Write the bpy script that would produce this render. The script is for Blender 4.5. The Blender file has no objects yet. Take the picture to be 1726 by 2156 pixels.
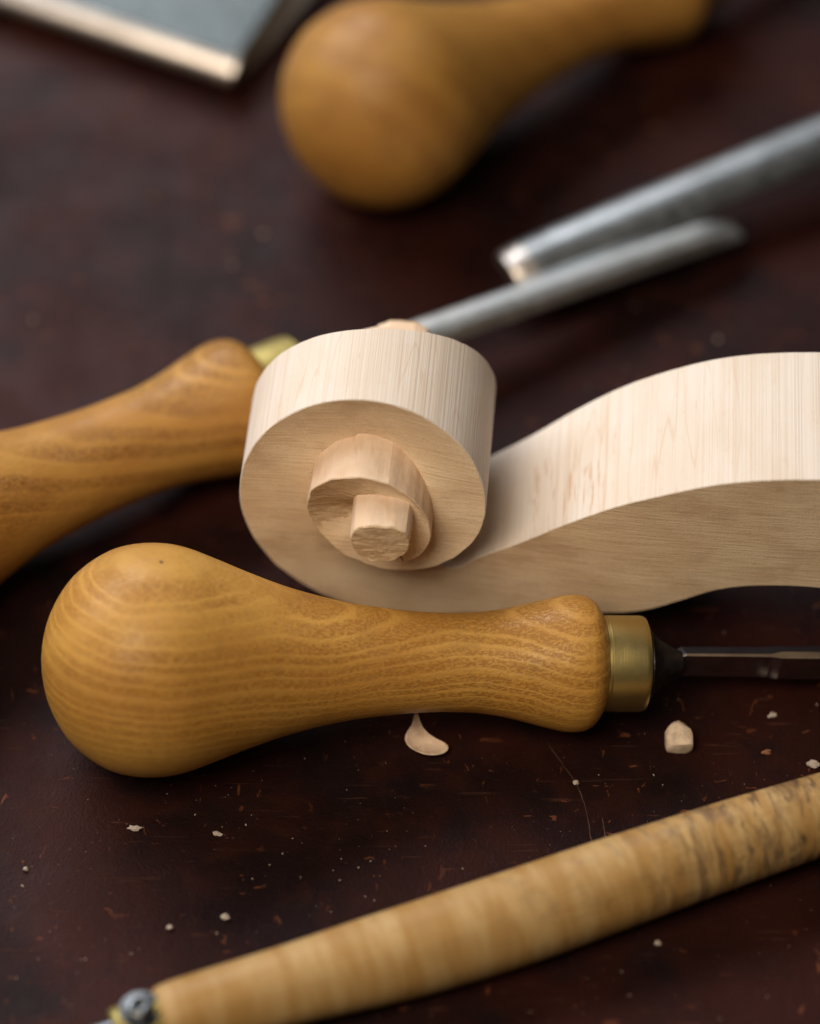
import bpy, bmesh, math, random
from mathutils import Vector, Matrix, noise
random.seed(7)
R = math.radians
CM = 0.01
sc = bpy.context.scene
col = sc.collection

# ------------------------------------------------------------------ camera
PITCH = R(48.0); DIST = 60.0; FPX = 6450.0; CX, CY = 863.0, 1077.5   # all lengths below in cm
CAM = Vector((0, -DIST*math.cos(PITCH), DIST*math.sin(PITCH)))
FWD = Vector((0, math.cos(PITCH), -math.sin(PITCH)))
UPV = Vector((0, math.sin(PITCH), math.cos(PITCH)))
RGT = Vector((1, 0, 0))
cd = bpy.data.cameras.new('camera'); cam = bpy.data.objects.new('camera', cd); col.objects.link(cam)
cam.location = CAM*CM; cam.rotation_euler = (R(90)-PITCH, 0, 0)
cd.sensor_fit = 'VERTICAL'; cd.sensor_height = 36.0; cd.sensor_width = 28.8
cd.lens = 36.0*FPX/2155.0
cd.clip_start = 0.01; cd.clip_end = 20
cd.dof.use_dof = True; cd.dof.focus_distance = 0.552; cd.dof.aperture_fstop = 4.7; cd.dof.aperture_blades = 9
sc.camera = cam

# ------------------------------------------------------------------ light
w = bpy.data.worlds.new('World'); sc.world = w; w.use_nodes = True
nt = w.node_tree; nt.nodes.clear()
wo = nt.nodes.new('ShaderNodeOutputWorld'); bg = nt.nodes.new('ShaderNodeBackground')
bg.inputs['Color'].default_value = (1.0, 0.93, 0.90, 1); bg.inputs['Strength'].default_value = 0.035
nt.links.new(bg.outputs[0], wo.inputs['Surface'])
def area(name, loc, target, sx, sy, watts, colr):
    l = bpy.data.lights.new(name, 'AREA'); l.shape = 'RECTANGLE'; l.size = sx*CM; l.size_y = sy*CM
    l.energy = watts; l.color = colr
    o = bpy.data.objects.new(name, l); col.objects.link(o); o.location = Vector(loc)*CM
    o.rotation_euler = (Vector(target)-Vector(loc)).to_track_quat('-Z', 'Y').to_euler()
    return o
area('window_light', (-58, 74, 80), (0, 2, 0), 132, 58, 16.8, (0.95, 0.97, 1.0))
area('room_light', (-34, -46, 95), (0, 0, 2), 60, 50, 9.0, (1.0, 0.85, 0.66))
sc.view_settings.view_transform = 'Standard'; sc.view_settings.look = 'None'
sc.view_settings.exposure = 0.0; sc.view_settings.gamma = 1.0

# ------------------------------------------------------------------ helpers
def at(px, py, z=0.0):
    d = FWD + RGT*((px-CX)/FPX) + UPV*(-(py-CY)/FPX)
    return CAM + d*((z-CAM.z)/d.z)
def tag(o, label=None, cat=None, group=None, kind=None):
    if label: o['label'] = label
    if cat: o['category'] = cat
    if group: o['group'] = group
    if kind: o['kind'] = kind
    return o
def empty(name, loc, mat3=None):
    o = bpy.data.objects.new(name, None); col.objects.link(o); o.empty_display_size = 0.01
    m = (mat3.to_4x4() if mat3 else Matrix.Identity(4)); m.translation = Vector(loc)*CM
    o.matrix_world = m
    return o
def mesh(name, verts, faces, mats, parent=None, smooth=True, midx=None, loc=None, sharp=None):
    me = bpy.data.meshes.new(name)
    me.from_pydata([Vector(v)*CM for v in verts], [], faces)
    for m in (mats if isinstance(mats, (list, tuple)) else [mats]): me.materials.append(m)
    if midx: me.polygons.foreach_set('material_index', midx)
    me.validate()
    bm = bmesh.new(); bm.from_mesh(me); bmesh.ops.recalc_face_normals(bm, faces=bm.faces)
    for f in bm.faces: f.smooth = smooth
    if sharp is not None:
        for e in bm.edges:
            if len(e.link_faces) == 2 and e.calc_face_angle(0) > R(sharp): e.smooth = False
    bm.to_mesh(me); bm.free()
    o = bpy.data.objects.new(name, me); col.objects.link(o)
    if parent: o.parent = parent
    if loc is not None: o.location = Vector(loc)*CM
    return o
def interp(tab, x):
    """Catmull-Rom through (x, value) pairs"""
    n = len(tab)
    if x <= tab[0][0]: return tab[0][1]
    if x >= tab[-1][0]: return tab[-1][1]
    for i in range(n-1):
        if tab[i][0] <= x <= tab[i+1][0]: break
    x0, y0 = tab[i]; x1, y1 = tab[i+1]
    m0 = (y1-tab[i-1][1])/(x1-tab[i-1][0]) if i > 0 else (y1-y0)/(x1-x0)
    m1 = (tab[i+2][1]-y0)/(tab[i+2][0]-x0) if i < n-2 else (y1-y0)/(x1-x0)
    h = x1-x0; t = (x-x0)/h
    return (2*t**3-3*t*t+1)*y0+(t**3-2*t*t+t)*h*m0+(-2*t**3+3*t*t)*y1+(t**3-t*t)*h*m1
def lathe(name, prof, mat, parent, seg=96, sharp=None, jitter=0.0, cap=True):
    """prof: (x, r) along local x"""
    vs, fs = [], []
    for i, (x, r) in enumerate(prof):
        for k in range(seg):
            a = 2*math.pi*k/seg
            rr = r*(1+jitter*noise.noise(Vector((x*0.6, math.cos(a)*1.3, math.sin(a)*1.3))))
            vs.append((x, rr*math.cos(a), rr*math.sin(a)))
    n = len(prof)
    for i in range(n-1):
        for k in range(seg):
            k2 = (k+1) % seg
            fs.append((i*seg+k, i*seg+k2, (i+1)*seg+k2, (i+1)*seg+k))
    if cap:
        fs.append(tuple(range(seg))); fs.append(tuple((n-1)*seg+k for k in range(seg)))
    return mesh(name, vs, fs, mat, parent, sharp=sharp)
def axis_frame(a, b):
    """rotation whose local x runs from a to b, local z near world up"""
    x = (b-a).normalized(); y = Vector((0, 0, 1)).cross(x).normalized(); z = x.cross(y)
    return Matrix((x, y, z)).transposed()

# ------------------------------------------------------------------ materials
class NT:
    def __init__(s, name, coord='Object'):
        s.m = bpy.data.materials.new(name); s.m.use_nodes = True; s.t = s.m.node_tree; s.t.nodes.clear()
        s.out = s.n('ShaderNodeOutputMaterial'); s.b = s.n('ShaderNodeBsdfPrincipled')
        s.l(s.b.outputs[0], s.out.inputs['Surface'])
        tc = s.n('ShaderNodeTexCoord'); s.p = s.map(tc.outputs[coord], (100, 100, 100))   # centimetres
    def n(s, t, **kw):
        nd = s.t.nodes.new(t)
        for k, v in kw.items(): setattr(nd, k, v)
        return nd
    def l(s, a, b): s.t.links.new(a, b)
    def map(s, src, scale=(1, 1, 1), rot=(0, 0, 0), loc=(0, 0, 0)):
        m = s.n('ShaderNodeMapping'); s.l(src, m.inputs[0])
        m.inputs['Scale'].default_value = scale; m.inputs['Rotation'].default_value = rot; m.inputs['Location'].default_value = loc
        return m.outputs[0]
    def noise(s, src, scale, detail=3, rough=0.5, dist=0.0):
        n = s.n('ShaderNodeTexNoise'); s.l(src, n.inputs['Vector'])
        n.inputs['Scale'].default_value = scale; n.inputs['Detail'].default_value = detail
        n.inputs['Roughness'].default_value = rough; n.inputs['Distortion'].default_value = dist
        return n.outputs['Fac']
    def vor(s, src, scale, feat='F1', rnd=1.0):
        n = s.n('ShaderNodeTexVoronoi', feature=feat); s.l(src, n.inputs['Vector'])
        n.inputs['Scale'].default_value = scale; n.inputs['Randomness'].default_value = rnd
        return n.outputs['Distance']
    def math(s, op, a, b=None, c=None, clamp=False):
        n = s.n('ShaderNodeMath', operation=op, use_clamp=clamp)
        for i, v in enumerate((a, b, c)):
            if v is None: continue
            if isinstance(v, (int, float)): n.inputs[i].default_value = v
            else: s.l(v, n.inputs[i])
        return n.outputs[0]
    def rng(s, src, a, b, c=0.0, d=1.0):
        n = s.n('ShaderNodeMapRange', interpolation_type='SMOOTHSTEP'); s.l(src, n.inputs[0])
        for i, v in enumerate((a, b, c, d)): n.inputs[i+1].default_value = v
        return n.outputs[0]
    def mix(s, f, a, b, mode='MIX'):
        n = s.n('ShaderNodeMix', data_type='RGBA', blend_type=mode)
        for i, v in ((0, f), (6, a), (7, b)):
            if isinstance(v, (int, float)): n.inputs[i].default_value = v
            elif isinstance(v, tuple): n.inputs[i].default_value = (*v, 1)
            else: s.l(v, n.inputs[i])
        return n.outputs[2]
    def dot(s, src, vec):
        n = s.n('ShaderNodeVectorMath', operation='DOT_PRODUCT'); s.l(src, n.inputs[0]); n.inputs[1].default_value = vec
        return n.outputs['Value']
    def bump(s, h, strength, dist_cm, prev=None):
        n = s.n('ShaderNodeBump'); s.l(h, n.inputs['Height']); n.inputs['Strength'].default_value = strength
        n.inputs['Distance'].default_value = dist_cm*CM
        if prev: s.l(prev, n.inputs['Normal'])
        return n.outputs[0]
    def set(s, **kw):
        for k, v in kw.items():
            i = s.b.inputs[k.replace('_', ' ')]
            if isinstance(v, (int, float)): i.default_value = v
            elif isinstance(v, tuple): i.default_value = (*v, 1) if len(v) == 3 else v
            else: s.l(v, i)
        return s.m

def handle_wood(name, nrm=(0.02, 0.42, 0.90), spacing=0.20, light=(0.62, 0.335, 0.072), dark=(0.38, 0.165, 0.022), contrast=1.15, knot=None, seed=0.0):
    s = NT(name); p = s.map(s.p, loc=(seed, seed*1.7, seed*0.3))
    wv = s.noise(s.map(p, (0.30, 0.22, 0.22)), 1.0, 1, 0.5)
    wv2 = s.noise(s.map(p, (1.3, 0.9, 0.9)), 1.0, 3, 0.55)
    c = s.math('ADD', s.dot(s.p, nrm), s.math('ADD', s.math('MULTIPLY', wv, 0.75), s.math('MULTIPLY', wv2, 0.13)))
    cb = s.n('ShaderNodeCombineXYZ'); s.l(c, cb.inputs['X'])
    c = s.math('ADD', c, s.math('MULTIPLY', s.noise(cb.outputs[0], 2.6, 2, 0.5), spacing*2.2))
    ph = s.math('FRACT', s.math('DIVIDE', c, spacing))
    band = s.math('MULTIPLY', s.rng(ph, 0.0, 0.22), s.rng(ph, 1.0, 0.62))          # 1 = porous early wood
    amp = s.rng(s.noise(s.map(p, (0.35, 0.7, 0.7)), 1.0, 1), 0.34, 0.60, 0.35, 1.0)
    amp = s.math('MULTIPLY', amp, s.rng(s.dot(s.p, nrm), -1.5, 0.4, 0.40, 1.0))
    pore = s.rng(s.noise(s.map(p, (12, 26, 26)), 1.0, 3, 0.7), 0.46, 0.58)
    fine = s.noise(s.map(p, (2.0, 26, 26)), 1.0, 4, 0.6)
    blotch = s.noise(s.map(p, (0.5, 0.8, 0.8)), 1.0, 3)
    f = s.math('MULTIPLY', s.math('MULTIPLY', band, amp), s.math('ADD', s.math('MULTIPLY', pore, 0.75), 0.30))
    f = s.math('MULTIPLY', f, contrast, clamp=True)
    cbase = s.mix(s.rng(blotch, 0.35, 0.68), light, tuple(x*y for x, y in zip(light, (0.86, 0.78, 0.70))))
    cc = s.mix(f, cbase, dark)
    cc = s.mix(s.math('MULTIPLY', s.rng(fine, 0.42, 0.68), 0.22), cc, dark)
    gm = s.noise(p, 1.1, 6, 0.68)
    cc = s.mix(s.math('MULTIPLY', s.rng(gm, 0.50, 0.72), 0.22), cc, (0.16, 0.075, 0.02))
    if knot:
        for (kx, ky, kz, kr) in knot:
            d = s.n('ShaderNodeVectorMath', operation='DISTANCE'); s.l(s.p, d.inputs[0]); d.inputs[1].default_value = (kx, ky, kz)
            dd = s.math('ADD', d.outputs['Value'], s.math('MULTIPLY', s.noise(s.p, 9, 2), 0.10))
            cc = s.mix(s.rng(dd, kr+0.08, kr+0.035), cc, (0.03, 0.014, 0.008))
    h = s.math('ADD', s.math('MULTIPLY', f, -0.7), s.math('MULTIPLY', pore, -0.4))
    b1 = s.bump(h, 0.5, 0.025)
    b2 = s.bump(s.noise(s.p, 26, 3, 0.6), 0.10, 0.02, b1)
    rg = s.rng(s.noise(s.p, 3.0, 4), 0.3, 0.7, 0.36, 0.52)
    return s.set(Base_Color=cc, Roughness=rg, Normal=b2, Specular_IOR_Level=0.40, Coat_Weight=0.05, Coat_Roughness=0.3)

def maple(name, kind):
    s = NT(name); p = s.p
    if kind == 'rim':       # growth and saw lines run through the thickness (local y)
        a = s.noise(s.map(p, (9, 0.03, 9)), 1.0, 3, 0.5)
        b = s.noise(s.map(p, (24, 0.04, 24)), 1.0, 3, 0.5)
        v = s.noise(s.map(p, (1.4, 0.5, 1.4)), 1.0, 3)
        d = s.noise(s.map(p, (1.5, 0.10, 1.5), rot=(0, 0, 0.08)), 1.0, 2, 0.5, 0.25)
        cc = s.mix(s.rng(v, 0.35, 0.65), (0.76, 0.68, 0.61), (0.73, 0.625, 0.53))
        cc = s.mix(s.math('MULTIPLY', s.rng(a, 0.5, 0.72), 0.24), cc, (0.55, 0.39, 0.26))
        cc = s.mix(s.math('MULTIPLY', s.rng(b, 0.50, 0.70), 0.15), cc, (0.52, 0.38, 0.26))
        ln = s.rng(s.math('ABSOLUTE', s.math('SUBTRACT', d, 0.5)), 0.010, 0.0)
        cc = s.mix(s.math('MULTIPLY', ln, 0.20), cc, (0.50, 0.27, 0.10))
        xx = s.n('ShaderNodeSeparateXYZ'); s.l(p, xx.inputs[0])
        wx = s.math('MULTIPLY', s.rng(xx.outputs['X'], -2.1, -1.5), s.rng(xx.outputs['X'], 0.3, -0.4))
        wx = s.math('MULTIPLY', wx, s.math('MULTIPLY', s.rng(xx.outputs['Y'], -1.6, -1.0), s.rng(xx.outputs['Y'], 0.8, 0.2)))
        fk = s.noise(s.map(p, (7.5, 0.7, 2), loc=(1, 0, 4)), 1.0, 3, 0.6)
        cc = s.mix(s.math('MULTIPLY', s.math('MULTIPLY', s.rng(fk, 0.56, 0.72), wx), 0.6), cc, (0.50, 0.23, 0.08))
        gx = s.noise(s.map(p, (14, 3, 14)), 1.0, 4, 0.7)
        cc = s.mix(s.math('MULTIPLY', s.rng(gx, 0.55, 0.75), 0.22), cc, (0.50, 0.36, 0.25))
        st = s.noise(s.map(p, (7, 0.55, 7), loc=(3, 0, 1)), 1.0, 3, 0.6)
        cc = s.mix(s.math('MULTIPLY', s.rng(st, 0.75, 0.82), 0.75), cc, (0.42, 0.17, 0.055))
        h = s.math('ADD', a, s.math('MULTIPLY', b, 0.8)); bs = 0.45
    elif kind == 'face':    # sawn side: faint cross hatching
        a = s.noise(s.map(p, (1.2, 1, 20), rot=(0, R(6), 0)), 1.0, 4, 0.65)
        b = s.noise(s.map(p, (24, 1, 2.0), rot=(0, R(-8), 0)), 1.0, 3, 0.6)
        v = s.noise(s.map(p, (0.8, 0.8, 1.4)), 1.0, 4, 0.55)
        cc = s.mix(s.rng(v, 0.32, 0.68), (0.86, 0.68, 0.475), (0.76, 0.565, 0.37))
        cc = s.mix(s.math('MULTIPLY', s.rng(a, 0.48, 0.72), 0.40), cc, (0.50, 0.33, 0.19))
        cc = s.mix(s.math('MULTIPLY', s.rng(b, 0.5, 0.72), 0.14), cc, (0.74, 0.58, 0.40))
        sp = s.noise(s.p, 22, 2, 0.7)
        cc = s.mix(s.math('MULTIPLY', s.rng(sp, 0.52, 0.75), 0.40), cc, (0.54, 0.37, 0.22))
        fz = s.noise(s.map(p, (30, 1, 30)), 1.0, 2, 0.8)
        cc = s.mix(s.math('MULTIPLY', s.rng(fz, 0.52, 0.7), 0.30), cc, (0.86, 0.70, 0.50))
        dk = s.noise(s.map(p, (0.55, 1, 0.75), loc=(4, 0, 2)), 1.0, 4, 0.6)
        cc = s.mix(s.math('MULTIPLY', s.rng(dk, 0.52, 0.70), 0.45), cc, (0.47, 0.30, 0.18))
        h = s.math('ADD', a, s.math('MULTIPLY', b, 0.3)); h = s.math('ADD', h, s.math('MULTIPLY', fz, 0.5)); bs = 0.50
    elif kind == 'cut':     # knife-cut wall, pinkish
        a = s.noise(s.map(p, (5, 1.2, 5)), 1.0, 3, 0.6); v = s.noise(p, 1.6, 3)
        cc = s.mix(s.rng(v, 0.35, 0.65), (0.83, 0.64, 0.48), (0.76, 0.56, 0.40))
        cc = s.mix(s.math('MULTIPLY', s.rng(a, 0.5, 0.75), 0.4), cc, (0.56, 0.33, 0.17))
        h = s.math('ADD', a, s.noise(s.map(p, (3, 6, 3)), 1.0, 3)); bs = 0.5
    else:                   # rough end grain
        a = s.noise(s.map(p, (3, 1, 15), rot=(0, R(10), 0)), 1.0, 5, 0.7, 0.3); v = s.noise(p, 9, 3, 0.6)
        cc = s.mix(s.rng(a, 0.35, 0.66), (0.54, 0.37, 0.215), (0.76, 0.58, 0.39))
        cc = s.mix(s.math('MULTIPLY', s.rng(v, 0.5, 0.75), 0.4), cc, (0.66, 0.47, 0.28))
        h = s.math('ADD', a, s.math('MULTIPLY', v, 0.6)); bs = 1.0
    b1 = s.bump(h, bs, 0.03)
    return s.set(Base_Color=cc, Roughness=0.72, Normal=b1, Specular_IOR_Level=0.25)

def metal(name, c1, c2, r1, r2, ring=(0, 0, 0), bs=0.1):
    s = NT(name)
    v = s.noise(s.p, 1.8, 4, 0.6); f = s.noise(s.map(s.p, tuple(x if x else 1.0 for x in ring)), 1.0, 3, 0.6)
    cc = s.mix(s.rng(v, 0.3, 0.7), c1, c2)
    rg = s.rng(s.noise(s.p, 5, 4, 0.6), 0.3, 0.7, r1, r2)
    return s.set(Base_Color=cc, Metallic=1.0, Roughness=rg, Normal=s.bump(f, bs, 0.01))

M_front = handle_wood('varnished_ash', knot=[(2.05, 0.55, 1.98, 0.045), (2.5, 0.35, 1.93, 0.018)])
M_left = handle_wood('varnished_ash_mottled', nrm=(0.3, 0.75, 0.6), spacing=0.75, light=(0.56, 0.29, 0.062), dark=(0.27, 0.11, 0.015), contrast=1.0, seed=5.0)
M_back = handle_wood('varnished_ash_smooth', nrm=(0.8, 0.3, 0.5), spacing=0.8, light=(0.46, 0.235, 0.048), dark=(0.30, 0.12, 0.020), contrast=0.6, seed=11.0)
M_rim, M_face, M_cut, M_rough = (maple('maple_'+k, k) for k in ('rim', 'face', 'cut', 'rough'))
M_brass = metal('brass', (0.60, 0.475, 0.20), (0.55, 0.425, 0.165), 0.40, 0.43, ring=(70, 0.3, 0.3), bs=0.18)
M_brass2 = metal('dull_brass', (0.40, 0.325, 0.12), (0.34, 0.265, 0.09), 0.5, 0.6)
M_steel = metal('ground_steel', (0.52, 0.55, 0.57), (0.40, 0.42, 0.43), 0.30, 0.46, ring=(1, 30, 30), bs=0.2)
M_screw = metal('zinc_plated_steel', (0.17, 0.18, 0.19), (0.12, 0.125, 0.13), 0.22, 0.36)
M_polish = metal('polished_steel', (0.42, 0.42, 0.44), (0.32, 0.32, 0.34), 0.14, 0.24, ring=(1, 30, 30), bs=0.1)
M_forged = metal('forged_steel', (0.10, 0.095, 0.10), (0.06, 0.055, 0.06), 0.38, 0.55, ring=(8, 8, 8), bs=0.5)
M_iron = metal('plane_iron_steel', (0.085, 0.096, 0.096), (0.066, 0.075, 0.075), 0.32, 0.45, ring=(1, 20, 20), bs=0.1)
M_bevel = metal('glint_tinted_bevel', (0.66, 0.60, 0.56), (0.56, 0.50, 0.46), 0.33, 0.42)  # warm tone of the reflected glint is mixed into the steel colour

def table_mat():
    s = NT('aged_leather_board'); p = s.p
    big = s.noise(p, 0.22, 4, 0.6, 0.4); mid = s.noise(p, 0.9, 5, 0.62, 0.3); fine = s.noise(p, 12, 4, 0.65)
    cc = s.mix(s.rng(big, 0.34, 0.66), (0.0060, 0.0024, 0.0026), (0.026, 0.0056, 0.0034))
    cc = s.mix(s.math('MULTIPLY', s.rng(mid, 0.48, 0.70), 0.6), cc, (0.026, 0.0062, 0.0040))
    cc = s.mix(s.math('MULTIPLY', s.rng(s.noise(p, 0.5, 4, 0.6), 0.52, 0.70), 0.7), cc, (0.0025, 0.0028, 0.0042))
    cc = s.mix(s.math('MULTIPLY', s.rng(fine, 0.55, 0.75), 0.5), cc, (0.018, 0.006, 0.004))
    # rubbed-through nicks and scratches
    zone = s.rng(s.noise(p, 0.35, 2), 0.42, 0.60)
    n1 = s.rng(s.noise(s.map(p, (1.6, 3.6, 1), rot=(0, 0, 0.9)), 1.0, 3, 0.55, 0.5), 0.665, 0.70)
    n2 = s.rng(s.noise(s.map(p, (5.5, 2.2, 1), rot=(0, 0, 0.2)), 1.0, 3, 0.55, 0.8), 0.67, 0.71)
    nick = s.math('MULTIPLY', s.math('MAXIMUM', n1, n2), s.math('ADD', s.math('MULTIPLY', zone, 0.8), 0.25), clamp=True)
    sc1 = s.noise(s.map(p, (0.5, 14, 1), rot=(0, 0, 0.35)), 1.0, 2, 0.5, 0.9)
    sc2 = s.noise(s.map(p, (0.5, 13, 1), rot=(0, 0, 1.9)), 1.0, 2, 0.5, 0.9)
    scr = s.math('MULTIPLY', s.math('MAXIMUM', s.rng(sc1, 0.68, 0.73), s.rng(sc2, 0.68, 0.73)), s.rng(s.noise(p, 1.3, 2), 0.45, 0.6), clamp=True)
    cc = s.mix(s.math('MULTIPLY', nick, 0.55), cc, (0.19, 0.060, 0.024))
    cc = s.mix(s.math('MULTIPLY', scr, 0.25), cc, (0.15, 0.055, 0.030))
    dv = s.vor(p, 7.0); dz = s.rng(s.noise(p, 1.1, 3), 0.47, 0.62)
    dust = s.math('MULTIPLY', s.rng(dv, 0.085, 0.045), dz)
    cc = s.mix(s.math('MULTIPLY', dust, 0.4), cc, (0.34, 0.25, 0.20))
    lea = s.vor(p, 20.0)
    h = s.math('ADD', s.math('MULTIPLY', lea, 0.5), s.math('ADD', s.math('MULTIPLY', fine, 0.7), s.math('MULTIPLY', mid, 3.0)))
    h = s.math('SUBTRACT', h, s.math('MULTIPLY', s.math('MAXIMUM', nick, scr), 0.9))
    rg = s.rng(s.noise(p, 0.6, 5, 0.6), 0.36, 0.64, 0.50, 0.60)
    return s.set(Base_Color=cc, Roughness=rg, Normal=s.bump(h, 0.40, 0.022), Specular_IOR_Level=0.19, Specular_Tint=(1.0, 0.68, 0.68))
M_table = table_mat()

def spindle_mat():
    s = NT('flamed_maple'); p = s.p
    fl = s.noise(s.map(p, (2.6, 0.45, 0.45), rot=(0, 0, 0.0)), 1.0, 3, 0.6, 0.35)
    fl2 = s.noise(s.map(p, (6.0, 0.9, 0.9)), 1.0, 3, 0.6, 0.5)
    fib = s.noise(s.map(p, (0.8, 16, 16)), 1.0, 4, 0.6)
    big = s.noise(p, 0.5, 3)
    cc = s.mix(s.rng(fl, 0.36, 0.64), (0.47, 0.305, 0.125), (0.37, 0.205, 0.060))
    cc = s.mix(s.math('MULTIPLY', s.rng(fl2, 0.46, 0.68), 0.30), cc, (0.38, 0.19, 0.05))
    cc = s.mix(s.math('MULTIPLY', s.rng(fib, 0.5, 0.7), 0.28), cc, (0.30, 0.16, 0.05))
    x = s.n('ShaderNodeSeparateXYZ'); s.l(p, x.inputs[0])
    # grime towards the far end: worn dark bands and smudges
    far = s.rng(x.outputs['X'], 6.5, 11.5)
    gr = s.noise(s.map(p, (5.5, 1.2, 1.2)), 1.0, 5, 0.68, 0.6)
    gr2 = s.noise(s.map(p, (1.8, 1.4, 1.4)), 1.0, 5, 0.7)
    cc = s.mix(s.math('MULTIPLY', s.math('MULTIPLY', s.rng(gr, 0.46, 0.66), far), 0.9), cc, (0.085, 0.045, 0.022))
    cc = s.mix(s.math('MULTIPLY', s.math('MULTIPLY', s.rng(gr2, 0.48, 0.70), s.rng(x.outputs['X'], 3.0, 10.0)), 0.65), cc, (0.16, 0.09, 0.045))
    sp = s.noise(s.map(p, (2.2, 4, 4), loc=(2, 1, 0)), 1.0, 2)
    cc = s.mix(s.math('MULTIPLY', s.rng(sp, 0.70, 0.78), 0.75), cc, (0.17, 0.085, 0.035))
    h = s.math('ADD', fib, s.math('MULTIPLY', gr, 0.6))
    return s.set(Base_Color=cc, Roughness=s.rng(big, 0.3, 0.7, 0.46, 0.60), Normal=s.bump(h, 0.25, 0.02), Specular_IOR_Level=0.35)
M_spindle = spindle_mat()

def plain(name, c, rough=0.7, var=0.25, sc_=6.0, spec=0.3):
    s = NT(name); v = s.noise(s.p, sc_, 4, 0.6)
    cc = s.mix(s.rng(v, 0.35, 0.65), c, tuple(x*(1-var) for x in c))
    return s.set(Base_Color=cc, Roughness=rough, Normal=s.bump(v, 0.4, 0.02), Specular_IOR_Level=spec)
M_chip = plain('maple_shaving', (0.80, 0.60, 0.44), sc_=5.0)
M_chunk = plain('broken_maple', (0.84, 0.66, 0.50), var=0.42, sc_=3.2)
M_crumb = plain('pale_wood_crumb', (0.50, 0.41, 0.35))
M_dim = plain('dusty_wood_crumb', (0.34, 0.24, 0.19))
M_tan = plain('tan_wood_crumb', (0.30, 0.13, 0.06))
M_recess_shade = plain('recess_shade', (0.01, 0.01, 0.01), 0.6)  # near-black that paints in the shade of the screw's hollow
M_scr = plain('scratch_mark', (0.085, 0.040, 0.030), 0.7, 0.5, 3.0)

# ------------------------------------------------------------------ setting
def tabletop():
    nx, ny, X0, X1, Y0, Y1 = 60, 60, -60, 60, -50, 70
    vs, fs = [], []
    for j in range(ny+1):
        for i in range(nx+1):
            vs.append((X0+(X1-X0)*i/nx, Y0+(Y1-Y0)*j/ny, 0.0))
    for j in range(ny):
        for i in range(nx):
            a = j*(nx+1)+i; fs.append((a, a+1, a+nx+2, a+nx+1))
    b = len(vs); vs += [(X0, Y0, -3), (X1, Y0, -3), (X1, Y1, -3), (X0, Y1, -3)]
    c = [0, nx, (ny+1)*(nx+1)-1, ny*(nx+1)]
    fs.append((b, b+1, b+2, b+3))
    o = mesh('tabletop', vs, fs, M_table, smooth=False)
    tag(o, 'dark reddish brown worn leathery workbench top with nicks and scratches', kind='structure')
    return o
top = tabletop()

# ------------------------------------------------------------------ the maple scroll blank
ANG = R(4.4)
G = at(1300, 1290, 0.88)
U = Vector((math.cos(ANG), -math.sin(ANG), 0)); N = Vector((-math.sin(ANG), -math.cos(ANG), 0))
W0 = 1.6
O = G - N*W0; O.z = 0   # scroll turn stands on the bench, the neck bridges just above it
def bp(px, py, h):
    d = FWD + RGT*((px-CX)/FPX) + UPV*(-(py-CY)/FPX)
    t = ((O + N*h - CAM).dot(N))/d.dot(N)
    q = CAM + d*t - O
    return q.dot(U), q.z
def c2d(cx, cy): return (900+cx/1.4383)*0.52622, (1250+cy/1.4383)*0.52622

PEG = [(725, 1335), (722, 1290), (740, 1255), (790, 1236), (850, 1228), (905, 1236), (955, 1240), (1020, 1258), (1058, 1285), (1062, 1330), (1052, 1370), (1015, 1405), (950, 1430), (880, 1432), (810, 1415), (755, 1385)]
HP = 2.62
pc = c2d(890, 1325); UC, VC = bp(pc[0], pc[1], HP); VC -= 0.15
trace = [(500,1610,1.18),(300,1450,1.15),(200,1330,1.13),(130,1220,1.11),(85,1100,1.08),(80,990,1.04),(100,900,1.02),(150,800,1.0),(200,730,.97),
 (300,630,.93),(400,560,.90),(500,525,.88),(600,507,.86),(740,500,.85),(900,515,.88),(1000,540,.93),(1150,590,1.03),(1250,660,1.15),
 (1350,770,1.27),(1430,880,1.38),(1480,980,1.45),(1500,1080,1.52),(1495,1180,1.58),(1460,1280,1.63),(1390,1370,1.68),(1280,1440,1.70),
 (1150,1475,1.72),(950,1485,1.75),(820,1460,1.73),(740,1420,1.72),(640,1350,1.68),(560,1280,1.60),(490,1210,1.55),(470,1150,1.55),(480,1060,1.65),
 (510,1000,1.75),(590,965,1.83),(700,945,1.90),(830,955,1.93),(950,990,1.95),(1050,1050,1.97),(1130,1130,2.0),(1180,1230,2.02),
 (1185,1310,2.04),(1150,1375,2.05),(1080,1430,2.05)]
def tau_of(u, v):
    return math.degrees(math.atan2(-(u-UC), -(v-VC))) % 360      # 0 = below the eye, growing clockwise as seen from the front
Rtab, Htab = [(0.0, VC)], [(0.0, 1.20)]
print('bottom', bp(950,1300,1.2))
prev = 0.0; turn = 0
for cx, cy, h in trace:
    u, v = bp(*c2d(cx, cy), h)
    t = tau_of(u, v) + 360*turn
    while t < prev-180: t += 360; turn += 1
    if t <= prev+1.0: continue
    Rtab.append((t, math.hypot(u-UC, v-VC))); Htab.append((t, h)); prev = t
TEND = 700.0
def smooth(tab, sig, lo=15, hi=400):
    out = []
    for t, v in tab:
        if lo < t < hi:
            n = d = 0.0
            for q in range(-12, 13):
                x = t+q*sig/6; w_ = math.exp(-(q/6)**2/2*1.0*4/4); n += w_*interp(tab, x); d += w_
            v = n/d
        out.append((t, v))
    return out
Rtab = smooth(Rtab, 22); Htab = smooth(Htab, 25, 15, 390)
print('spiral', [(round(a), round(b, 2)) for a, b in Rtab], 'eye', round(UC, 2), round(VC, 2))
pegR = []
for cx, cy in PEG:
    u, v = bp(*c2d(cx, cy), HP); pegR.append((tau_of(u, v), math.hypot(u-UC, v-VC)))
pegR.sort(); pegR = [(pegR[-1][0]-360, pegR[-1][1])] + pegR + [(pegR[0][0]+360, pegR[0][1])]
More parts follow.
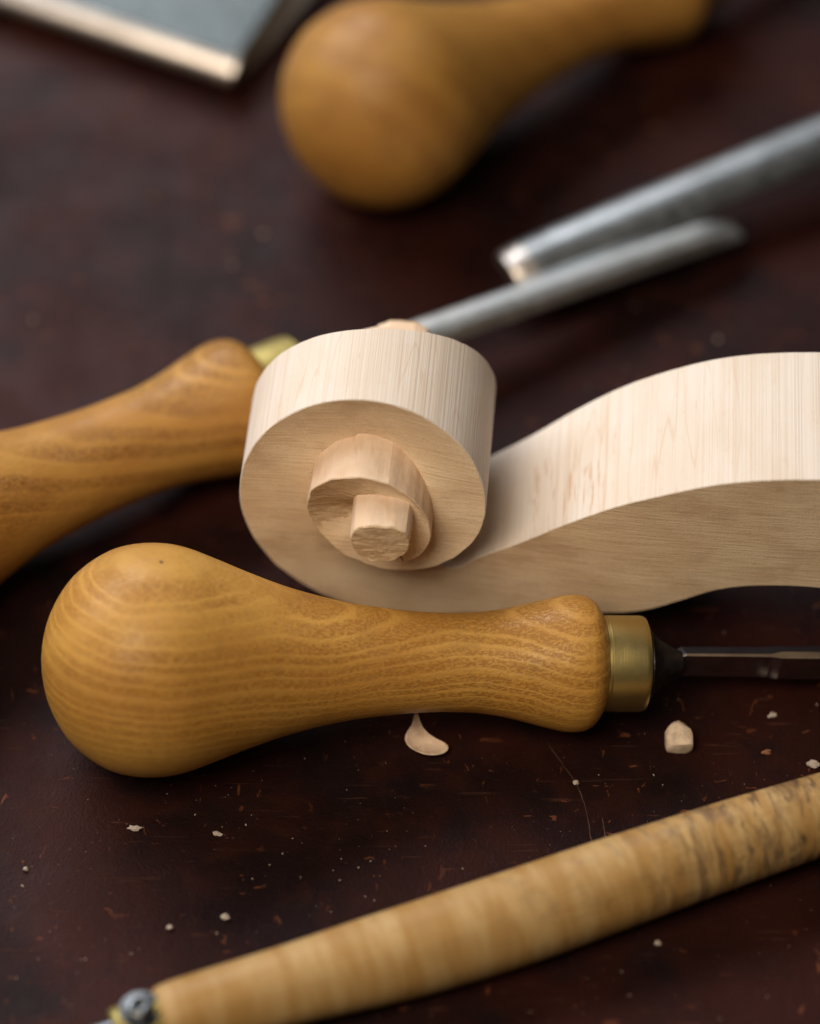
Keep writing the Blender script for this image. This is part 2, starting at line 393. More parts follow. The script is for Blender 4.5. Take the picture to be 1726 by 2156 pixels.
def Rs(t):
    if t <= TEND: return interp(Rtab, t)
    rp = interp(pegR, t % 360)
    return rp
def Hs(t): return interp(Htab, t)
def uv(t, r):
    a = R(t); return UC-r*math.sin(a), VC-r*math.cos(a)

block = empty('scroll_blank', O, Matrix((U, -N, Vector((0, 0, 1)))).transposed())
tag(block, 'pale bare maple violin neck blank with half carved spiral scroll behind the front handle', 'scroll blank')

def volute():
    vs, fs, mi = [], [], []
    def quad(a, b, c, d, m):
        i = len(vs); vs.extend((a, b, c, d)); fs.append((i, i+1, i+2, i+3)); mi.append(m)
    step = 3.0; CH = 0.018
    n = int(TEND/step)
    def rr(t, base=0):
        """outline radius, knife facets on the inner turn"""
        if t >= 364 and t <= TEND:
            k = 26.0; t0 = math.floor(t/k)*k; r0 = Rs(max(t0, 360)); r1 = Rs(min(t0+k, TEND))
            ch = r0*r1*math.sin(R(k))/(r0*math.sin(R(t-t0))+r1*math.sin(R(t0+k-t)))
            return ch*0.6+Rs(t)*0.4 + 0.012*noise.noise(Vector((t*0.09, 0, 3)))
        return Rs(t) + 0.012*noise.noise(Vector((t*0.05, 0, 0))) + 0.006*noise.noise(Vector((t*0.4, 0, 0)))
    for sgn in (-1, 1):
        for i in range(n):
            t0, t1 = i*step, min((i+1)*step, TEND)
            cols = []
            for t in (t0, t1):
                h = Hs(t); ro = rr(t); ri = rr(t+360) if t+360 <= TEND else Rs(t+360)
                ri = min(ri, ro-0.02)
                inner = t > 360
                CHt = CH*(1.0+0.9*noise.noise(Vector((t*0.13, 7, 0))))
                row = [(ro, h-CHt, 'w'), (ro-CHt, h, 'c')]
                m = 9
                for k in range(1, m+1):
                    f = k/m; r = ro-CH+(ri-(ro-CH))*f
                    dish = -0.06*math.sin(math.pi*f)*(0.6 if not inner else 0.5) - (0.05*f if t > 150 else 0)
                    row.append((r, h+dish + 0.010*noise.noise(Vector((*uv(t, r), 1))*2.5) + (0.018*noise.noise(Vector((*uv(t, r), 5))*9.0) if 400 < t < 500 else 0), 'f'))
                base = 0.0 if t <= 360 else max(0.0, min(Hs(t-360)-0.30, h-0.1))
                cols.append((t, row, base, ro))
            for k in range(len(cols[0][1])-1):
                q = []
                for (ci, kk) in ((0, k), (1, k), (1, k+1), (0, k+1)):
                    t, row, base, ro = cols[ci]; r, h, _ = row[kk]; u, v = uv(t, r); q.append((u, sgn*h, v))
                mat = 1
                if k == 0: mat = 0 if t0 < 366 else 2
                elif 418 < t0+14*noise.noise(Vector((t0*0.11, k*0.8, 0))) < 496+4*k: mat = 3
                quad(*q, mat)
            # outer wall of this turn
            mm = 6
            for k in range(mm):
                q = []
                for (ci, kk) in ((0, k), (1, k), (1, k+1), (0, k+1)):
                    t, row, base, ro = cols[ci]; top_h = ro and row[0][1]
                    h = base+(top_h-base)*kk/mm; u, v = uv(t, ro); q.append((u, sgn*h, v))
                quad(*q, 0 if t0 < 366 else 2)
        # end of the last turn
        t = TEND; ro = rr(t); h = Hs(t); ri = Rs(t+360)
        for a, b in ((0.0, 1.0),):
            u0, v0 = uv(t, ro); u1, v1 = uv(t, ri*0.8)
            quad((u0, sgn*(h-0.8), v0), (u0, sgn*(h-CH), v0), (u1, sgn*(h-CH), v1), (u1, sgn*(h-0.8), v1), 2)
    o = mesh('volute', vs, fs, [M_rim, M_face, M_cut, M_rough], block, midx=mi)
    bm = bmesh.new(); bm.from_mesh(o.data); bmesh.ops.remove_doubles(bm, verts=bm.verts, dist=1e-5)
    bmesh.ops.recalc_face_normals(bm, faces=bm.faces)
    for e in bm.edges:
        if len(e.link_faces) == 2 and e.calc_face_angle(0) > R(15): e.smooth = False
    bm.to_mesh(o.data); bm.free()
    return o
volute()

def eye(sgn):
    vs, fs, mi = [], [], []
    seg = 96
    def ring(y, s, jit=0.0, rough=0.0):
        b = len(vs)
        for k in range(seg):
            t = 360*k/seg; k5 = 22.5; t0 = math.floor(t/k5)*k5; f = (t-t0)/k5
            r0, r1 = interp(pegR, t0 % 360), interp(pegR, (t0+k5) % 360)
            r = s*r0*r1*math.sin(R(k5))/(r0*math.sin(R(k5)*f)+r1*math.sin(R(k5)*(1-f)))
            r = 0.55*r+0.45*s*interp(pegR, t)
            u, v = uv(t, r)
            vs.append((u, sgn*(y+0.7*jit*noise.noise(Vector((u*5, v*5, sgn)))+rough*noise.noise(Vector((u*2, v*16, 2)))), v))
        return b
    ys = [(1.4, 1.06, 0, 0), (1.9, 1.05, 0, 0), (2.2, 1.03, 0, 0), (HP-0.10, 1.01, 0.02, 0), (HP-0.03, 1.0, 0.05, 0), (HP, 0.97, 0.05, 0.02)]
    rings = [ring(*a) for a in ys] + [ring(HP, f, 0.02, 0.018) for f in (0.88, 0.76, 0.64, 0.5, 0.36, 0.2, 0.08)]
    for q, (a, b) in enumerate(zip(rings, rings[1:])):
        for k in range(seg):
            k2 = (k+1) % seg; fs.append((a+k, a+k2, b+k2, b+k)); mi.append(0 if q < 4 else 1)
    c = len(vs); vs.append((UC, sgn*HP, VC)); last = rings[-1]
    for k in range(seg): fs.append((last+k, last+(k+1) % seg, c)); mi.append(1)
    return mesh('eye', vs, fs, [M_cut, M_rough], block, midx=mi, sharp=18)
e1 = eye(-1); e2 = eye(1)

def neck():
    topf = [(1010,1172),(1100,1140),(1200,1100),(1300,1066),(1400,1042),(1500,1022),(1600,1012),(1726,1010),(1850,1016),(2000,1035),(2200,1080)]
    botf = [(1300,1290),(1360,1284),(1430,1265),(1500,1244),(1560,1235),(1640,1233),(1726,1238),(1850,1256),(2000,1280),(2200,1300)]
    hh = [(UC, 1.20), (UC+1.6, 1.26), (bp(1100,1140,1.35)[0], 1.34), (bp(1250,1140,1.5)[0], 1.48), (bp(1400,1140,1.6)[0], 1.57), (bp(1700,1140,1.6)[0], 1.60), (30, 1.62)]
    H = lambda u: interp(hh, u)
    def tab(px):
        out = []
        for x, y in px:
            u, v = bp(x, y, 1.5); u, v = bp(x, y, H(u)); out.append((u, v))
        return out
    T = [(UC, VC-1.35)] + tab([(950, 1196)]) + tab(topf); B = [(UC, 0.0), (UC+0.6, 0.02)] + tab(botf)
    B = [(u, max(v, 0.0)) for u, v in B]
    umax = min(T[-1][0], B[-1][0]); n = 150; m = 14; CH = 0.018
    vs, fs, mi = [], [], []
    prof = []
    for i in range(n+1):
        u = UC+(umax-UC)*i/n; vt, vb, h = interp(T, u), interp(B, u), H(u)
        vt += 0.006*noise.noise(Vector((u*5, 0, 0))); 
        ring = []
        for k in range(m+1):          # front face going up
            f = k/m; ring.append((-h if 0 < k < m else -h, vb+CH+(vt-vb-2*CH)*f, 1))
        for k in range(m+1):          # over the top to the back
            f = k/m; ring.append((-(h-CH)+2*(h-CH)*f, vt, 0))
        for k in range(m+1):
            f = k/m; ring.append((h, vt-CH-(vt-vb-2*CH)*f, 1))
        for k in range(m+1):
            f = k/m; ring.append(((h-CH)-2*(h-CH)*f, vb, 0))
        prof.append([(u, y, v) for y, v, _ in ring]); kinds = [q for _, _, q in ring]
    L = len(prof[0])
    for r in prof: vs += r
    for i in range(n):
        for k in range(L):
            k2 = (k+1) % L
            fs.append((i*L+k, i*L+k2, (i+1)*L+k2, (i+1)*L+k)); mi.append(kinds[k] if kinds[k] == kinds[k2] else 0)
    fs.append(tuple(n*L+k for k in range(L))); mi.append(3)
    return mesh('neck', vs, fs, [M_rim, M_face, M_cut, M_rough], block, midx=mi, sharp=17)
neck()

# ------------------------------------------------------------------ carving tools
HP_PX = [(92, 0), (93, 22), (96, 44), (102, 72), (112, 101), (128, 133), (150, 165), (175, 190), (205, 212), (240, 230), (280, 240), (320, 243), (360, 240), (400, 230), (450, 211), (500, 191), (550, 172),
 (600, 155), (650, 141), (700, 129), (750, 120), (830, 110), (900, 105), (960, 104.5), (1010, 107), (1060, 114.5), (1110, 126), (1150, 136), (1185, 143.5), (1210, 145), (1232, 141), (1250, 129), (1262, 112), (1266, 104)]
def handle_profile(k, neck=1.0):
    """(x, r) in cm, x measured from the butt"""
    xs = []
    x = 92.0
    while x < 1266:
        xs.append(x); x += 1.5 if x < 110 else (4 if x < 170 or x > 1225 else 12)
    xs.append(1266)
    out = []
    for x in xs:
        r = interp(HP_PX, x)
        if x > 600: r *= 1+(neck-1)*math.exp(-((x-930)/170.0)**2)
        out.append(((x-92)*k, max(r, 0.5)*k))
    return out

def tool(name, label, cat, a_px, a_z, b_px, b_z, xa, xb, mat, mat_ferrule, scale=None, neck=1.0, roll=0.0, group=None):
    """a_px, b_px: where stations xa and xb (stations of the profile) of the axis stand; returns the empty, frame and cm per station"""
    A, B = at(*a_px, a_z), at(*b_px, b_z)
    k = (B-A).length/(xb-xa) if scale is None else scale
    d = (B-A).normalized()
    P0 = A - d*(xa-92)*k
    fr = axis_frame(P0, P0+d)
    if roll: fr = fr @ Matrix.Rotation(roll, 3, 'X')
    e = empty(name, P0, fr)
    tag(e, label, cat, group)
    lathe('handle', handle_profile(k, neck), mat, e, seg=128, jitter=0.006)
    return e, k
GRP = None
# front chisel
e, k = tool('carving_chisel', 'sharply seen ash chisel with pear shaped butt and brass ferrule, in front of the scroll', 'chisel',
            (320, 1389), 2.04, (1210, 1396), 1.24, 320, 1210, M_front, M_brass)
def st(x): return (x-92)*k
lathe('ferrule', [(st(1258), 0.55), (st(1262), 0.84), (st(1264), 0.855), (st(1272), 0.86), (st(1275), 0.880), (st(1300), 0.880), (st(1346), 0.880), (st(1353), 0.870), (st(1357), 0.85), (st(1359), 0.80), (st(1360), 0.62)], M_brass, e, sharp=30)
lathe('bolster', [(st(1358), 0.5), (st(1361), 0.70), (st(1365), 0.71), (st(1369), 0.66), (st(1380), 0.53), (st(1398), 0.41), (st(1418), 0.31), (st(1438), 0.24), (st(1446), 0.14)], M_forged, e, seg=64, sharp=30, jitter=0.03)
def bar(name, secs, mat, parent, sharp=20):
    """secs: list of (x, [(y, z), ...]) cross sections with equal counts"""
    vs, fs = [], []; L = len(secs[0][1])
    for x, ring in secs: vs += [(x, y, z) for y, z in ring]
    for i in range(len(secs)-1):
        for q in range(L):
            q2 = (q+1) % L; fs.append((i*L+q, i*L+q2, (i+1)*L+q2, (i+1)*L+q))
    fs.append(tuple(range(L))); fs.append(tuple((len(secs)-1)*L+q for q in range(L)))
    return mesh(name, vs, fs, mat, parent, sharp=sharp)
def keel(w, flat, hgt, drop):     # ground flat along the top, steep front, back sloping away
    return [(-flat*0.9, -drop), (-flat*0.98, hgt*0.35), (-flat, hgt), (flat, hgt), (w, hgt-0.24*w/0.4), (w, -drop)]
bar('shank', [(st(1428), keel(0.30, 0.02, 0.20, 0.25)), (st(1445), keel(0.38, 0.030, 0.27, 0.30)), (st(1630), keel(0.40, 0.036, 0.27, 0.32)), (st(1652), keel(0.42, 0.080, 0.285, 0.32)), (st(2300), keel(0.42, 0.080, 0.29, 0.32))], M_polish, e, sharp=12)

# left chisel, its blade runs behind the scroll
e, k = tool('carving_chisel', 'blurred ash chisel from the left edge, its thin steel blade running behind the scroll', 'chisel',
            (0, 1050), 1.62, (512, 848), 1.36, 650, 1205, M_left, M_brass2, scale=0.0092, neck=1.06, roll=0.6)
# a dull ferrule, hidden bolster, long flat blade
lathe('ferrule', [(st(1262), 0.55), (st(1266), 0.93), (st(1275), 0.96), (st(1340), 0.96), (st(1362), 0.94), (st(1368), 0.80), (st(1369), 0.6)], M_brass2, e, sharp=30)
lathe('bolster', [(st(1366), 0.5), (st(1372), 0.66), (st(1390), 0.55), (st(1425), 0.30)], M_forged, e, seg=48, sharp=30)
# left tool's empty is tilted; the blade dips so that it ends just above the table
Minv = e.matrix_world.inverted()
def loc(e_inv, p): return (e_inv @ (Vector(p)*CM))/CM
p0 = loc(Minv, at(640, 800, 1.35)); p1 = loc(Minv, at(1548, 482, 0.55))
def blade_between(name, p0, p1, w, th, mat, parent, up, taper=1.0):
    d = (p1-p0).normalized(); side = up.cross(d).normalized(); nn = d.cross(side)
    n = 24; vs, fs = [], []
    for i in range(n+1):
        f = i/n; c = p0+(p1-p0)*f; ww = w*(1+(taper-1)*f)
        tt = th if f < 0.94 else th*(1-0.85*(f-0.94)/0.06)
        for (a, b) in ((-1, 0), (-0.82, 0.75), (-0.35, 1.0), (0.35, 1.0), (0.82, 0.75), (1, 0), (0.9, -0.15), (-0.9, -0.15)):
            vs.append(c+side*(a*ww)+nn*(b*tt))
    for i in range(n):
        for q in range(8):
            q2 = (q+1) % 8; fs.append((i*8+q, i*8+q2, (i+1)*8+q2, (i+1)*8+q))
    fs.append(tuple(range(8))); fs.append(tuple(n*8+q for q in range(8)))
    return mesh(name, vs, fs, mat, parent, sharp=28)
upl = (Minv.to_3x3() @ Vector((-0.12, -0.02, 1))).normalized()
blade_between('blade', p0, p1, 0.36, 0.34, metal('satin_steel', (0.68, 0.70, 0.70), (0.54, 0.55, 0.54), 0.42, 0.54), e, upl, 0.95)

# chisel at the back, bulb towards the viewer
e, k = tool('carving_chisel', 'blurred ash chisel handle at the top, its round butt beside the steel plane iron', 'chisel',
            (803, 217), 2.20, (1300, 8), 1.45, 320, 905, M_back, M_brass2, scale=0.0091, neck=0.98)
lathe('ferrule', [(st(1262), 0.55), (st(1266), 0.92), (st(1360), 0.95), (st(1369), 0.85)], M_brass2, e, sharp=30)
lathe('shank', [(st(1366), 0.5), (st(1380), 0.6), (st(1430), 0.32), (st(2300), 0.30)], M_steel, e, seg=32, sharp=30)

# gouge whose cutting end rests on the thin blade
def gouge():
    A = at(1070, 556, 0.98); B = at(1726, 286, 1.25)
    d = (B-A).normalized(); fr = axis_frame(A, B)
    e = empty('gouge', A, fr)
    tag(e, 'blurred grey steel gouge with rounded back and bright slanted tip, resting over the thin blade', 'gouge')
    Lc = 15.0; n = 40; q = 20; ro, th = 0.62, 0.15
    vs, fs = [], []
    def sect(x, r_out, r_in, cz, spread):
        o, i_ = [], []
        for s_ in range(q+1):
            a = -spread+2*spread*s_/q
            o.append((x, r_out*math.sin(a)*1.02, cz+0.74*r_out*math.cos(a)))
        for s_ in range(q, -1, -1):
            a = -spread+2*spread*s_/q
            i_.append((x, r_in*math.sin(a)*1.02, cz+0.74*r_in*math.cos(a)))
        return o+i_
    secs = []
    xs = [0.42]+[0.42+(Lc-0.42)*(j/n)**1.0 for j in range(1, n+1)]
    for x in xs:
        g = 1+0.03*min(x/4.0, 1.0)
        secs.append(sect(x, ro*g, (ro-th)*g, -0.30, R(86)))
    L = len(secs[0]); 
    for s_ in secs: vs += s_
    for i in range(len(secs)-1):
        for c in range(L):
            c2 = (c+1) % L; fs.append((i*L+c, i*L+c2, (i+1)*L+c2, (i+1)*L+c))
    fs.append(tuple((len(secs)-1)*L+c for c in range(L)))
    mesh('blade', vs, fs, M_steel, e, sharp=35)
    # bevel: cone narrowing to the cutting edge
    vs, fs = [], []
    secs = [sect(0.415, ro, ro-th, -0.30, R(86)), sect(0.20, ro-0.04, ro-th-0.1, -0.30, R(86)), sect(0.04, ro-0.06, 0.16, -0.30, R(85)), sect(-0.03, ro-0.11, 0.03, -0.30, R(84))]
    for s_ in secs: vs += s_
    for i in range(3):
        for c in range(L):
            c2 = (c+1) % L; fs.append((i*L+c, i*L+c2, (i+1)*L+c2, (i+1)*L+c))
    fs.append(tuple(range(L))[::-1]); fs.append(tuple(3*L+c for c in range(L)))
    mesh('bevel', vs, fs, M_bevel, e, sharp=35)
gouge()

# plane iron, top left
def plane_iron():
    zt = 0.95
    c0 = at(505, 126, zt); c1 = at(-60, -62, zt); c2 = at(650, -30, zt)
    ex = (c1-c0).normalized(); ey = (c2-c0); ey -= ex*ey.dot(ex); ey.normalize()
    fr = Matrix((-ex, ey, Vector((0, 0, 1)))).transposed()
    e = empty('plane_iron', Vector((c0.x, c0.y, 0)), fr)
    tag(e, 'wide flat steel blade with bright slanted edge, blurred in the top left corner', 'plane iron')
    Wd, Ln = 9.0, 16.0
    vs = [(0, 0, zt), (-Wd, 0, zt), (-Wd, Ln, zt), (0, Ln, zt),
          (0.05, -0.06, 0.45), (-Wd, -0.06, 0.45), (-Wd, Ln, 0.45), (0.05, Ln, 0.45)]
    b = 0.06
    def rbox(name, x0, x1, y0, y1, z0, z1, mat, slope=0.0, bev=0.05):
        bm = bmesh.new()
        v = [bm.verts.new(Vector(q)*CM) for q in ((x0, y0-slope, z0), (x1, y0-slope, z0), (x1, y1, z0), (x0, y1, z0), (x0, y0, z1), (x1, y0, z1), (x1, y1, z1), (x0, y1, z1))]
        for f in ((0, 1, 2, 3), (4, 5, 6, 7), (0, 1, 5, 4), (1, 2, 6, 5), (2, 3, 7, 6), (3, 0, 4, 7)): bm.faces.new([v[i] for i in f])
        bmesh.ops.recalc_face_normals(bm, faces=bm.faces)
        if bev: bmesh.ops.bevel(bm, geom=list(bm.edges), offset=bev*CM, segments=3, affect='EDGES', profile=0.6)
        me = bpy.data.meshes.new(name); bm.to_mesh(me); bm.free(); me.materials.append(mat)
        for p_ in me.polygons: p_.use_smooth = True
        o = bpy.data.objects.new(name, me); col.objects.link(o); o.parent = e; return o
    pl_ = rbox('plate', -Wd, 0, 0.0, Ln, 0.42, zt, M_iron, bev=0)
    for v in pl_.data.vertices:      # the side is ground away, wider towards the tang
        if v.co.x > -0.01*CM and v.co.z > (zt-0.01)*CM: v.co.x -= (0.12+0.10*v.co.y/CM)*CM
    pl_.data.materials.append(metal('bench_tinted_side', (0.40, 0.34, 0.29), (0.30, 0.25, 0.21), 0.55, 0.7))  # brown reflection of the bench is painted into this side's steel colour
    for p_ in pl_.data.polygons:
        p_.use_smooth = False
        if all(pl_.data.vertices[q].co.x > -3.2*CM for q in p_.vertices): p_.material_index = 1
    # ground bevel along the front edge
    pr = [(0.06, zt-0.004), (0.0, zt-0.012), (-0.07, zt-0.035), (-0.15, zt-0.075), (-0.23, zt-0.13), (-0.30, zt-0.20), (-0.355, zt-0.29), (-0.385, zt-0.39), (-0.38, zt-0.46), (0.05, zt-0.46)]
    vs, fs = [], []
    for x in (-Wd, -0.10, -0.04, -0.02):
        q = 0.0 if x < -0.05 else (0.02 if x < -0.03 else 0.06)
        vs += [(x-q*0.2, y+q*0.6, z-q*0.5) for y, z in pr]
    m_ = len(pr)
    for a in range(3):
        for b_ in range(m_):
            b2 = (b_+1) % m_; fs.append((a*m_+b_, a*m_+b2, (a+1)*m_+b2, (a+1)*m_+b_))
    fs += [tuple(range(m_)), tuple(3*m_+q for q in range(m_))]
    mesh('bevel', vs, fs, M_bevel, e, sharp=50)
    # the cap iron it rests on
    rbox('cap_iron', -Wd+0.3, -0.1, 0.9, Ln, 0.0, 0.415, M_forged)
plane_iron()

# ------------------------------------------------------------------ flamed maple tool handle in front
def spindle_tool():
    A = at(338, 2152, 0.80); B = at(1726, 1714, 0.80)
    fr = axis_frame(A, B); L = (B-A).length
    e = empty('scraper', A, fr)
    tag(e, 'long yellow maple spindle handle with grimy right end and steel screw at its left end', 'tool handle')
    prof = [(0.0, 0.50), (0.03, 0.56), (0.10, 0.60), (0.35, 0.635), (1.2, 0.655), (2.45, 0.69), (4.5, 0.795), (6.6, 0.825), (8.1, 0.81), (11.85, 0.725), (14, 0.69), (18, 0.66), (18.1, 0.62)]
    xs = [0, .015, .03, .06, .1, .2, .35] + [0.5+i*0.3 for i in range(59)]
    hdl = lathe('handle', [(x, interp(prof, x)) for x in xs], M_spindle, e, seg=128, jitter=0.012)
    for v in hdl.data.vertices:       # slightly bowed
        x = v.co.x/CM; v.co.z -= 0.15*CM*math.exp(-((x-5.5)/3.6)**2); v.co.y -= 0.06*CM*math.exp(-((x-5.5)/3.6)**2)
    # brass tab let into the end, carrying the screw
    def box(name, c, s, mat, parent, bev=0.03):
        bm = bmesh.new(); bmesh.ops.create_cube(bm, size=1.0)
        for v in bm.verts: v.co = Vector((c[0]+v.co.x*s[0], c[1]+v.co.y*s[1], c[2]+v.co.z*s[2]))*CM
        bmesh.ops.bevel(bm, geom=list(bm.edges), offset=bev*CM, segments=2, affect='EDGES')
        me = bpy.data.meshes.new(name); bm.to_mesh(me); bm.free(); me.materials.append(mat)
        for p_ in me.polygons: p_.use_smooth = True
        o = bpy.data.objects.new(name, me); col.objects.link(o); o.parent = parent; return o
    lathe('ferrule', [(-0.80, 0.30), (-0.79, 0.44), (-0.75, 0.47), (-0.40, 0.49), (-0.05, 0.52), (0.05, 0.5)], M_brass2, e, seg=64, sharp=30)
    shk = bar('shank', [(-3.5, [(0.22*math.cos(a), 0.10+0.22*math.sin(a)) for a in [i*math.pi/8 for i in range(16)]]), (-0.66, [(0.26*math.cos(a), 0.10+0.26*math.sin(a)) for a in [i*math.pi/8 for i in range(16)]]), (-0.5, [(0.26*math.cos(a), 0.10+0.26*math.sin(a)) for a in [i*math.pi/8 for i in range(16)]])], M_screw, e, sharp=40)
    # screw: washer, domed head, square recess; stands upright on the ferrule
    X, Yc, Z = -0.30, 0.06, 0.50
    def disc(name, prof, mat, parent, seg=48, z0=0.0):
        vs, fs = [], []
        for r, z in prof:
            for q in range(seg):
                a = 2*math.pi*q/seg; vs.append((X+r*math.cos(a), Yc+r*math.sin(a), Z+z0+z))
        for i in range(len(prof)-1):
            for q in range(seg):
                q2 = (q+1) % seg; fs.append((i*seg+q, i*seg+q2, (i+1)*seg+q2, (i+1)*seg+q))
        fs.append(tuple(range(seg))); fs.append(tuple((len(prof)-1)*seg+q for q in range(seg)))
        return mesh(name, vs, fs, mat, parent, sharp=35)
    disc('washer', [(0.05, -0.12), (0.34, -0.12), (0.36, -0.08), (0.36, -0.02), (0.345, 0.0), (0.19, 0.01)], M_screw, e)
    hd = disc('screw', [(0.15, 0.0), (0.19, 0.01), (0.225, 0.05), (0.23, 0.085), (0.215, 0.12), (0.18, 0.14), (0.115, 0.145), (0.085, 0.135), (0.07, 0.05), (0.0, 0.045)], M_screw, e)
    disc('recess', [(0.0, 0.051), (0.068, 0.054), (0.074, 0.09)], M_recess_shade, hd)  # blackened floor, shade of the hollow put into its colour
spindle_tool()

# ------------------------------------------------------------------ chips and crumbs
def shaving(name, outline, label, mat):
    """curled shaving: outline on the bench, cupped, tip lifted, thin but solid"""
    P = [at(x, y, 0.0) for x, y in outline]; n = len(P)*5
    def rim(f):
        a = f*len(P); return Vector((interp([(q, P[q % len(P)].x) for q in range(-1, len(P)+2)], a), interp([(q, P[q % len(P)].y) for q in range(-1, len(P)+2)], a), 0))
    C = sum(P, Vector())/len(P); ymax = max(p.y for p in P); ymin = min(p.y for p in P)
    vs, fs = [], []; rings = 7
    for side in (0, 1):
        for k in range(rings):
            f = 1-k/rings
            for q in range(n):
                p = C+(rim(q/n)-C)*f; g = (p.y-ymin)/(ymax-ymin)
                z = 0.02+0.13*f*f+0.16*g*g+0.012*noise.noise(p*6) - (0.035 if side else 0)*(1.0 if k else 0.6)
                vs.append((p.x-C.x, p.y-C.y, z))
    K = rings*n
    for k in range(rings-1):
        for q in range(n):
            q2 = (q+1) % n
            fs.append((k*n+q, k*n+q2, (k+1)*n+q2, (k+1)*n+q)); fs.append((K+k*n+q, K+(k+1)*n+q, K+(k+1)*n+q2, K+k*n+q2))
    for q in range(n): fs.append((q, (q+1) % n, K+(q+1) % n, K+q))
    fs.append(tuple((rings-1)*n+q for q in range(n))); fs.append(tuple(K+(rings-1)*n+q for q in range(n)))
    o = mesh(name, vs, fs, mat, loc=(C.x, C.y, 0.002)); tag(o, label, 'wood chip'); return o
shaving('wood_chip', [(875,1517),(867,1540),(855,1556),(853,1570),(863,1583),(884,1594),(908,1599),(930,1596),(943,1587),(938,1576),(915,1565),(894,1550),(884,1534)],
        'curled pale petal shaped shaving below the waist of the front handle', M_chip)

def nugget(name, px, py, sx, sy, sz, rot, label, mat, seed, sub=3, cat='wood chip', cut=True):
    bm = bmesh.new(); bmesh.ops.create_icosphere(bm, subdivisions=sub, radius=1.0)
    for v in bm.verts:
        c = v.co.copy(); d = 1+(0.28 if cut else 0.75)*noise.noise(c*1.3+Vector((seed, 0, 0)))+0.12*noise.noise(c*4+Vector((seed, 3, 0)))
        c *= d
        if cut:
            c.x = max(min(c.x, 0.72), -0.75); c.y = max(c.y, -0.62); c.z = max(min(c.z, 0.55+0.35*c.y), -0.6)
        v.co = Vector((c.x*sx, c.y*sy, c.z*sz))*CM
    zmin = min(v.co.z for v in bm.verts)
    for v in bm.verts: v.co.z -= zmin
    me = bpy.data.meshes.new(name); bm.to_mesh(me); bm.free(); me.materials.append(mat)
    for p_ in me.polygons: p_.use_smooth = cut and sub > 2
    o = bpy.data.objects.new(name, me); col.objects.link(o); o.location = at(px, py, 0.001)*CM; o.rotation_euler.z = rot
    if label: tag(o, label, cat)
    return o
nugget('wood_chip', 1428, 1570, 0.33, 0.29, 0.30, R(3), 'chunky pale wood chip with tan top, below the brass ferrule', M_chunk, 2.0)
small = [
 (285, 1745, 0.11, 0.06, 0.03, 'white leaf shaped flake on the bench under the handle butt', 'pale'),
 (458, 1757, 0.08, 0.05, 0.03, 'small white splinter beside a rubbed orange nick, right of the leaf shaped flake', 'pale'),
 (1626, 1508, 0.09, 0.06, 0.04, 'small tan chip under the steel shank at the right', 'pale'),
 (1711, 1613, 0.11, 0.07, 0.06, 'white crumb at the right edge just above the spindle handle', 'pale'),
 (1612, 1585, 0.10, 0.05, 0.03, 'small rusty brown chip right of the chunky wood chip', 'tan'),
 (1211, 1650, 0.05, 0.05, 0.04, 'tiny round white crumb beside the long curved scratch', 'pale'),
 (475, 1933, 0.07, 0.06, 0.04, 'white crumb just above the left part of the spindle handle', 'pale'),
 (357, 1954, 0.05, 0.045, 0.03, 'round white crumb left of the one above the spindle handle', 'pale'),
 (103//2+4, 1831, 0.05, 0.04, 0.03, 'tiny white crumb near the left edge of the bench', 'pale'),
 (1384, 1988, 0.05, 0.05, 0.04, 'pale crumb in the shadow under the spindle handle', 'pale'),
]
for i, (x, y, sx, sy, sz, lab, kd) in enumerate(small):
    nugget('wood_crumb', x, y, sx, sy, sz, random.uniform(-0.6, 0.9), lab, M_crumb if kd == 'pale' else M_tan, 10.0+i*3, sub=2, cat='wood crumb', cut=False)
far = [(555, 495, 'blurred pale crumb left of the back handle shadow'), (1380, 270, 'blurred reddish crumb above the gouge'),
       (325, 417, 'faint blurred crumb below the plane iron'), (490, 560, 'faint blurred crumb below and left of the brighter one'),
       (1512, 716, 'blurred crumb above the neck blank at the right'), (70, 675, 'very faint blurred crumb near the left edge above the left handle')]
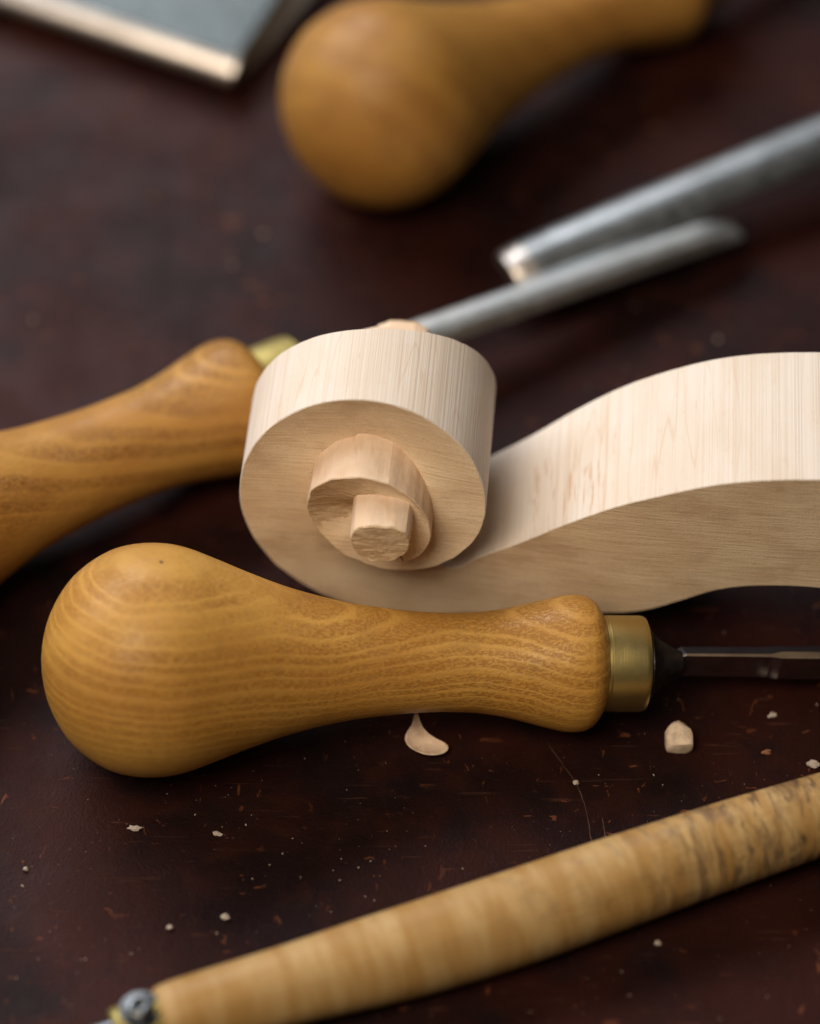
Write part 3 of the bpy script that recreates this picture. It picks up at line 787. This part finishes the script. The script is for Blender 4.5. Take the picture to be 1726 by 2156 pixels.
for i, (x, y, lab) in enumerate(far):
    nugget('wood_crumb', x, y, 0.055, 0.045, 0.03, 0.3*i, lab, M_tan if i in (1, 2) else M_dim, 60.0+i, sub=1, cat='wood crumb', cut=False)

def dust():
    vs, fs = [], []
    rnd = random.Random(3)
    n = 0
    while n < 300:
        px = rnd.uniform(-60, 1780); py = rnd.choice((rnd.uniform(1500, 2150), rnd.gauss(1850, 130), rnd.uniform(1450, 2150), rnd.uniform(200, 1500)))
        c = at(px, py, 0.0); s = 0.005+0.012*rnd.random()**3
        if noise.noise(Vector((c.x*0.35, c.y*0.35, 4))) < rnd.uniform(-0.5, 0.35): continue
        a = rnd.uniform(0, math.pi); el = rnd.uniform(1, 2.6); b = len(vs)
        dx = Vector((math.cos(a), math.sin(a), 0))*s*el; dy = Vector((-math.sin(a), math.cos(a), 0))*s
        vs += [c+dx, c+dy, c-dx, c-dy, c+Vector((0, 0, s*0.8))]
        fs += [(b, b+1, b+4), (b+1, b+2, b+4), (b+2, b+3, b+4), (b+3, b, b+4)]; n += 1
    o = mesh('wood_dust', vs, fs, M_crumb, smooth=False)
    tag(o, 'fine pale sawdust specks scattered over the dark bench top', 'dust', kind='stuff')
dust()

def scratch(pts, wd):
    P = [at(x, y, 0.0) for x, y in pts]; vs, fs = [], []
    n = 40
    for i in range(n+1):
        f = i/n*(len(P)-1); xi = interp([(j, p.x) for j, p in enumerate(P)], f); yi = interp([(j, p.y) for j, p in enumerate(P)], f)
        xi += 0.015*noise.noise(Vector((i*0.5, 0, 0))); ww = wd*(0.35+0.65*abs(noise.noise(Vector((i*0.23, 5, 0)))))*min(1, i/4, (n-i)/4+0.05)
        vs += [(xi-ww, yi, 0.004), (xi+ww, yi, 0.004), (xi+ww*0.3, yi, 0.006)]
    for i in range(n):
        a = i*3; fs += [(a, a+2, a+5, a+3), (a+2, a+1, a+4, a+5)]
    return mesh('scratch', vs, fs, M_scr, top, smooth=False)
scratch([(1150, 1560), (1185, 1610), (1213, 1650), (1232, 1700), (1243, 1760), (1246, 1800)], 0.018)
scratch([(1268, 1720), (1274, 1760), (1286, 1800)], 0.022)
